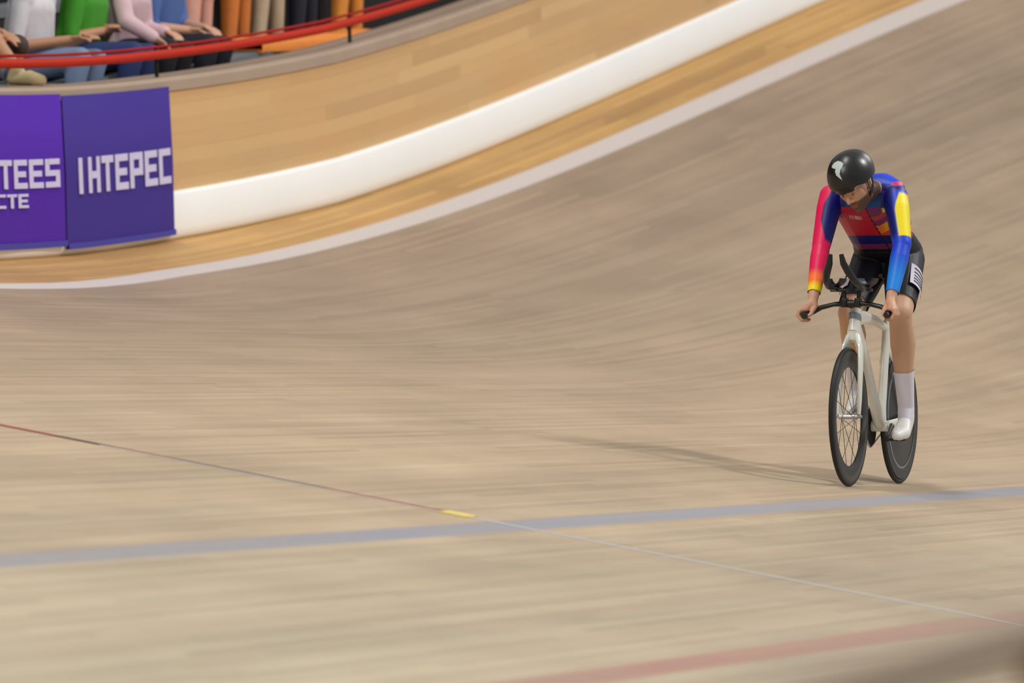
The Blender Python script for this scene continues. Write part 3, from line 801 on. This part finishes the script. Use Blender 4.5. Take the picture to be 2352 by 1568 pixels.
# race numbers pinned to the thighs, chest lettering
NUM = mat('white_number_cloth', (214, 208, 226), rough=0.7); NIN = mat('number_ink', (52, 50, 62), rough=0.7)
def patch(name, frame, w, h, r, m, parent, nx=8, ny=6, t=.0012, x0=-.5, x1=.5, y0=-.5, y1=.5, lift=0.0):
    """cloth rectangle wrapped round a limb: frame = (centre, axis down, outward)"""
    c, ax, out = frame; side = ax.cross(out).normalized(); rings = []
    for i in range(nx+1):
        u_ = (x0+(x1-x0)*i/nx)*w; a = u_/r; ring = []
        for dr, order in ((lift, 1), (lift+t, -1)):
            ys = [y0+(y1-y0)*j/ny for j in range(ny+1)][::order]
            for yy in ys: ring.append(c+ax*(yy*h)+out*((r+dr)*math.cos(a)-r)+side*((r+dr)*math.sin(a)))
        rings.append(ring)
    mb = MB(); mb.loft(rings); return fin(mb, name, m, parent)
for sd, h, kn in ((1, HIPL, KNL), (-1, HIPR, KNR)):
    hh, kk = Vector(h), Vector(kn); ax = (kk-hh).normalized()
    base = Vector((sd*.9, -.12, .25)) if sd > 0 else Vector((-.75, -.4, .5))
    out = (base-ax*base.dot(ax)).normalized()
    ctr = hh.lerp(kk, .50 if sd > 0 else .62)+out*(.094 if sd > 0 else .086)
    if sd < 0: fr = (ctr, ax, out); w_, h_ = .085, .09
    else: fr = (ctr, ax, out); w_, h_ = .125, .165
    nb = patch('race_number', fr, w_, h_, .088, NUM, rider); nb['label'] = 'white race number cloth on the thigh'
    if sd > 0:
        for g0, g1 in ((-.36, -.28), (-.16, -.09), (.02, .07), (.16, .22), (.30, .36)):
            patch('number_print', fr, w_, h_, .088, NIN, nb, x0=-.34, x1=.34, y0=g0, y1=g1, ny=1, lift=.0013)

# ------------------------------------------------------------------ spectators on the lowest bench (local frame: x forward, y left, z up, origin on the seat under the hips)
SPS = {'light': (206, 158, 130), 'mid': (186, 134, 102)}
def fabric(name, rgb): return mat(name, rgb, rough=0.8, nvar=0.14, nscale=14.0, bump=0.15)
SHOE_M = {k: fabric('shoe_'+k, c) for k, c in (('beige', (196, 176, 134)), ('black', (24, 24, 26)), ('white', (206, 206, 206)))}
def spectator(s, off, label, top, bottom, lean=0.12, handR=(.36, -.10, .20), handL=(.34, .06, .22), elR=None, elL=None, sleeve=0.45,
              kneeR=(.43, -.13, .13), kneeL=(.43, .13, .13), ankR=(.38, -.13, -.24), ankL=(.37, .13, -.24), shoe='black', hair=(50, 36, 28), skin='mid', bare=False, dz=0.0, toeup=0.0):
    loc = galp(s, off, zseat(s)+dz)
    root = empty('person', loc, rz=0.0); tag(root, label, 'person', None)
    A = lambda p: V3(p)
    def up(z, y=0.0): return V3((z*math.sin(lean)*1.0, y, z*math.cos(lean)))
    hipR, hipL = V3((0, -.095, .095)), V3((0, .095, .095))
    shR, shL, nk, hd = up(.50, -.18)+V3((.02, 0, 0)), up(.50, .18)+V3((.02, 0, 0)), up(.56)+V3((.02, 0, 0)), up(.72)+V3((.05, 0, 0))
    handR, handL = A(handR), A(handL)
    eR = A(elR) if elR is not None else lerp(shR, handR, .45)+V3((-.07, -.05, -.10))
    eL = A(elL) if elL is not None else lerp(shL, handL, .45)+V3((-.07, .05, -.10))
    kneeR, kneeL, ankR, ankL = A(kneeR), A(kneeL), A(ankR), A(ankL)
    def tors(k): return [[S(V3((-.01, -.08, .11)), .105+k), S(V3((-.01, .08, .11)), .105+k), S(up(.28, -.06), .105+k), S(up(.28, .06), .105+k)],
                         [S(up(.28, -.06), .105+k), S(up(.28, .06), .105+k), S(up(.44, -.09)+V3((.01, 0, 0)), .10+k), S(up(.44, .09)+V3((.01, 0, 0)), .10+k)],
                         [S(up(.46, -.08), .085+k), S(up(.46, .08), .085+k), S(shR, .055+k), S(shL, .055+k)]]
    def sarm(sh, el, ha, k, to=2.0):
        L = [[S(sh, .052+k), S(el if to >= 1 else lerp(sh, el, to), .040+k)]]
        if to > 1: L.append([S(el, .040+k), S(lerp(el, ha, min(1, to-1)), .029+k)])
        return L
    def shand(el, ha):
        d = ha-el; d /= np.linalg.norm(d); sd = np.cross(d, V3((0, 0, 1))); sd /= np.linalg.norm(sd)
        L = [[S(ha, .024), S(ha+d*.06+sd*.02, .016), S(ha+d*.06-sd*.02, .016)]]
        for i, o_ in enumerate((-.030, -.010, .010, .030)):
            b0 = ha+d*.07+sd*o_; b1 = b0+d*(.035 if i in (1, 2) else .028)+V3((0, 0, -.008)); b2 = b1+d*.022+V3((0, 0, -.020))
            L += [[S(b0, .0105), S(b1, .0095)], [S(b1, .0095), S(b2, .0085)]]
        t0 = ha+d*.02+V3((0, 0, .01))+sd*.025; L.append([S(t0, .013), S(t0+d*.04+sd*.018, .010)])
        return L
    def sleg(h, kn, an, k): 
        bk = V3((-1, 0, 0)); cf = lerp(kn, an, .32)+bk*.015
        return [[S(h, .092+k), S(lerp(h, kn, .5), .078+k)], [S(lerp(h, kn, .5), .078+k), S(kn, .058+k)], [S(kn, .056+k), S(cf, .054+k)], [S(cf, .054+k), S(an, .036+k)]]
    def sfoot(an, k):
        return [[S(an, .036+k), S(an+V3((-.03, 0, -.055)), .026+k)], [S(an+V3((-.03, 0, -.055)), .026+k), S(an+V3((.08, 0, -.045+toeup)), .032+k), S(an+V3((.15, 0, -.065+toeup)), .026+k)]]
    hm = [[S(hd, .083), S(hd+V3((-.02, 0, .03)), .088)], [S(hd+V3((.05, 0, -.075)), .028), S(hd+V3((.0, .045, -.045)), .03), S(hd+V3((.0, -.045, -.045)), .03), S(hd+V3((.05, 0, 0)), .05)],
          [S(hd+V3((.085, 0, .01)), .009), S(hd+V3((.105, 0, -.025)), .012)], [S(hd+V3((0, .085, 0)), .014), S(hd+V3((0, .083, -.03)), .01)], [S(hd+V3((0, -.085, 0)), .014), S(hd+V3((0, -.083, -.03)), .01)],
          [S(nk, .058), S(hd+V3((-.01, 0, -.06)), .052)], [S(hd+V3((.082, .015, -.055)), .009), S(hd+V3((.082, -.015, -.055)), .009)]]
    sk = mat('skin_'+skin, SPS[skin], rough=0.55, nvar=0.05)
    blob('body', tors(0)+sarm(shR, eR, handR, 0)+sarm(shL, eL, handL, 0)+shand(eR, handR)+shand(eL, handL)+sleg(hipR, kneeR, ankR, 0)+sleg(hipL, kneeL, ankL, 0)+sfoot(ankR, -.004)+sfoot(ankL, -.004)+hm, .007, sk, root, smooth=4)
    blob('top', tors(.016)+sarm(shR, eR, handR, .014, sleeve*2)+sarm(shL, eL, handL, .014, sleeve*2), .010, top, root, smooth=4)
    lg = []
    for h, kn, an in ((hipR, kneeR, ankR), (hipL, kneeL, ankL)):
        l = sleg(h, kn, an, .013); lg += l[:2] if bare else l[:3]+[[l[3][0], S(an, .052)]]
    blob('shorts' if bare else 'trousers', [[S(V3((-.01, -.085, .105)), .112), S(V3((-.01, .085, .105)), .112)]]+lg, .010, bottom, root, smooth=4)
    for an in (ankR, ankL): blob('shoe', sfoot(an, .008), .007, SHOE_M[shoe], root, smooth=3)
    blob('hair', [[S(hd+V3((-.022, 0, .040)), .093)], [S(hd+V3((-.045, 0, .0)), .080)]], .008, fabric('hair_%d' % hair[0], hair), root, smooth=3)
    for y in (-.03, .03):
        mb = MB(); mb.hull([(hd[0]+.078, y, hd[2]+.008, .012)]); mb.done('eye', MATS['shaded_eye_white'], root)
    return root
F = fabric
spectator(37.62, .86, 'person in a dark brown top with bare shins and beige shoes propped on the ledge', F('brown_top', (74, 54, 46)), F('brown_shorts', (66, 50, 44)), bare=True, shoe='beige',
          kneeR=(.32, -.13, .24), ankR=(.50, -.12, .0), kneeL=(.40, .13, .15), ankL=(.40, .12, -.03), skin='mid', dz=.10)
spectator(38.72, .86, 'person in a white T-shirt and pale blue jeans, forearms on the thighs', F('white_tee', (214, 210, 216)), F('pale_jeans', (120, 140, 172)), sleeve=.42,
          elR=(.05, -.25, .20), handR=(.36, -.12, .245), handL=(.38, .05, .26), elL=(.06, .24, .2), skin='mid', shoe='white')
spectator(39.50, .86, 'person in a bright green T-shirt and dark navy jeans', F('green_tee', (62, 150, 32)), F('navy_jeans', (38, 54, 104)), sleeve=.45,
          elR=(.06, -.24, .22), handR=(.20, -.06, .27), handL=(.21, .04, .28), elL=(.06, .24, .2), skin='mid', shoe='white')
spectator(40.02, .86, 'person in a pale pink shirt and black trousers leaning an arm forward', F('pink_shirt', (214, 182, 190)), F('black_trousers', (22, 20, 24)), lean=.22, sleeve=.95,
          elR=(.20, -.26, .30), handR=(.37, -.20, .19), handL=(.33, .10, .24), skin='light')
spectator(40.62, .86, 'person in a blue shirt and dark navy trousers, seated beside the pink shirt', F('blue_shirt', (78, 106, 168)), F('dark_navy_trousers', (24, 25, 38)), sleeve=.6,
          elR=(.08, -.25, .24), handR=(.30, -.14, .22), handL=(.34, .05, .24), skin='light')
ST = dict(kneeR=(.03, -.10, -.33), kneeL=(.03, .10, -.33), ankR=(0, -.12, -.74), ankL=(0, .12, -.74), dz=.78, lean=.04, sleeve=.95)
STW = dict(ST, kneeR=(.03, -.13, -.33), kneeL=(.03, .13, -.33), ankR=(0, -.17, -.74), ankL=(0, .17, -.74))
spectator(42.30, 1.28, 'standing person in a peach top and peach trousers', F('peach_top', (216, 158, 140)), F('peach_trousers', (218, 164, 148)), handR=(.08, -.22, .02), handL=(.08, .22, .02), skin='light', **ST)
spectator(42.95, 1.28, 'standing person in a light brown top and orange trousers', F('light_brown_top', (170, 112, 66)), F('orange_trousers', (206, 122, 52)), handR=(.08, -.22, .02), handL=(.08, .22, .02), **ST)
spectator(43.50, 1.28, 'standing person in a beige jacket and beige trousers', F('beige_jacket', (196, 180, 152)), F('beige_trousers', (190, 172, 144)), handR=(.10, -.20, .05), handL=(.10, .22, .03), **STW)
spectator(44.12, 1.28, 'standing person in a dark navy top and dark trousers', F('navy_top', (32, 34, 58)), F('navy_trousers', (28, 28, 46)), handR=(.08, -.22, .02), handL=(.08, .22, .02), **ST)
spectator(44.90, 1.28, 'standing person in a bright orange jacket and orange trousers', F('orange_jacket', (240, 150, 60)), F('bright_orange_trousers', (240, 150, 60)), handR=(.10, -.20, .05), handL=(.08, .22, .02), **STW)
# orange blankets over the bench front
OB = F('orange_blanket', (236, 140, 56))
def blanket(s0, s1, drop, label):
    def pr(s):
        w = .010*math.sin(s*9.0)+.006*math.sin(s*23.0); z = zseat(s)+.004; q = drop*(1+.12*math.sin(s*6.0))
        return [galp(s, .53-w, z-q), galp(s, .525-w, z+.03), galp(s, .56, z+.065+w), galp(s, .80, z+.075-w), galp(s, 1.06, z+.05), galp(s, 1.07, z), galp(s, .555, z), galp(s, .545-w, z-q), galp(s, .53-w, z-q)]
    o = strip('blanket', (s0, s1), pr, OB, ds=.04); tag(o, label, 'blanket', None)
blanket(41.55, 43.30, .02, 'narrow orange blanket on the bench in front of the beige jacket')
blanket(43.34, 44.15, .10, 'orange blanket hanging deepest over the bench edge, below the orange jacket')

# ------------------------------------------------------------------ foreground handrail on the infield (out of focus)
RAILW = mat('khaki_rail', (150, 114, 62), rough=0.5, nvar=0.1)
def campt(d, lat, z):
    return Vector((CAM.x+_f.x*d+_r.x*lat, CAM.y+_f.y*d+_r.y*lat, z))
def railpt(d): return campt(d, .321+(.466-.321)*(d-5.79)/(6.5-5.79), .80)
fr = empty('handrail', (railpt(6.9).x, railpt(6.9).y, 0)); tag(fr, 'blurred khaki handrail crossing the bottom right corner in the foreground', 'handrail')
mb = MB(); mb.tube([railpt(3.6), railpt(6), railpt(8), railpt(10)], 0.022, n=20, ref=(0, 0, 1)); inv_loc(mb.done('top_rail', RAILW), fr)
mb = MB(); mb.tube([railpt(3.6)-Vector((0, 0, .62)), railpt(10)-Vector((0, 0, .62))], 0.012, n=12, ref=(0, 0, 1)); inv_loc(mb.done('lower_rail', RAILW), fr)
for d in (4.3, 6.72, 9.2):
    p = railpt(d); mb = MB(); mb.tube([(p.x, p.y, -0.01), (p.x, p.y, .80)], 0.018, n=14); inv_loc(mb.done('post', mat('orange_brown_post', (164, 106, 62), rough=0.5)), fr)
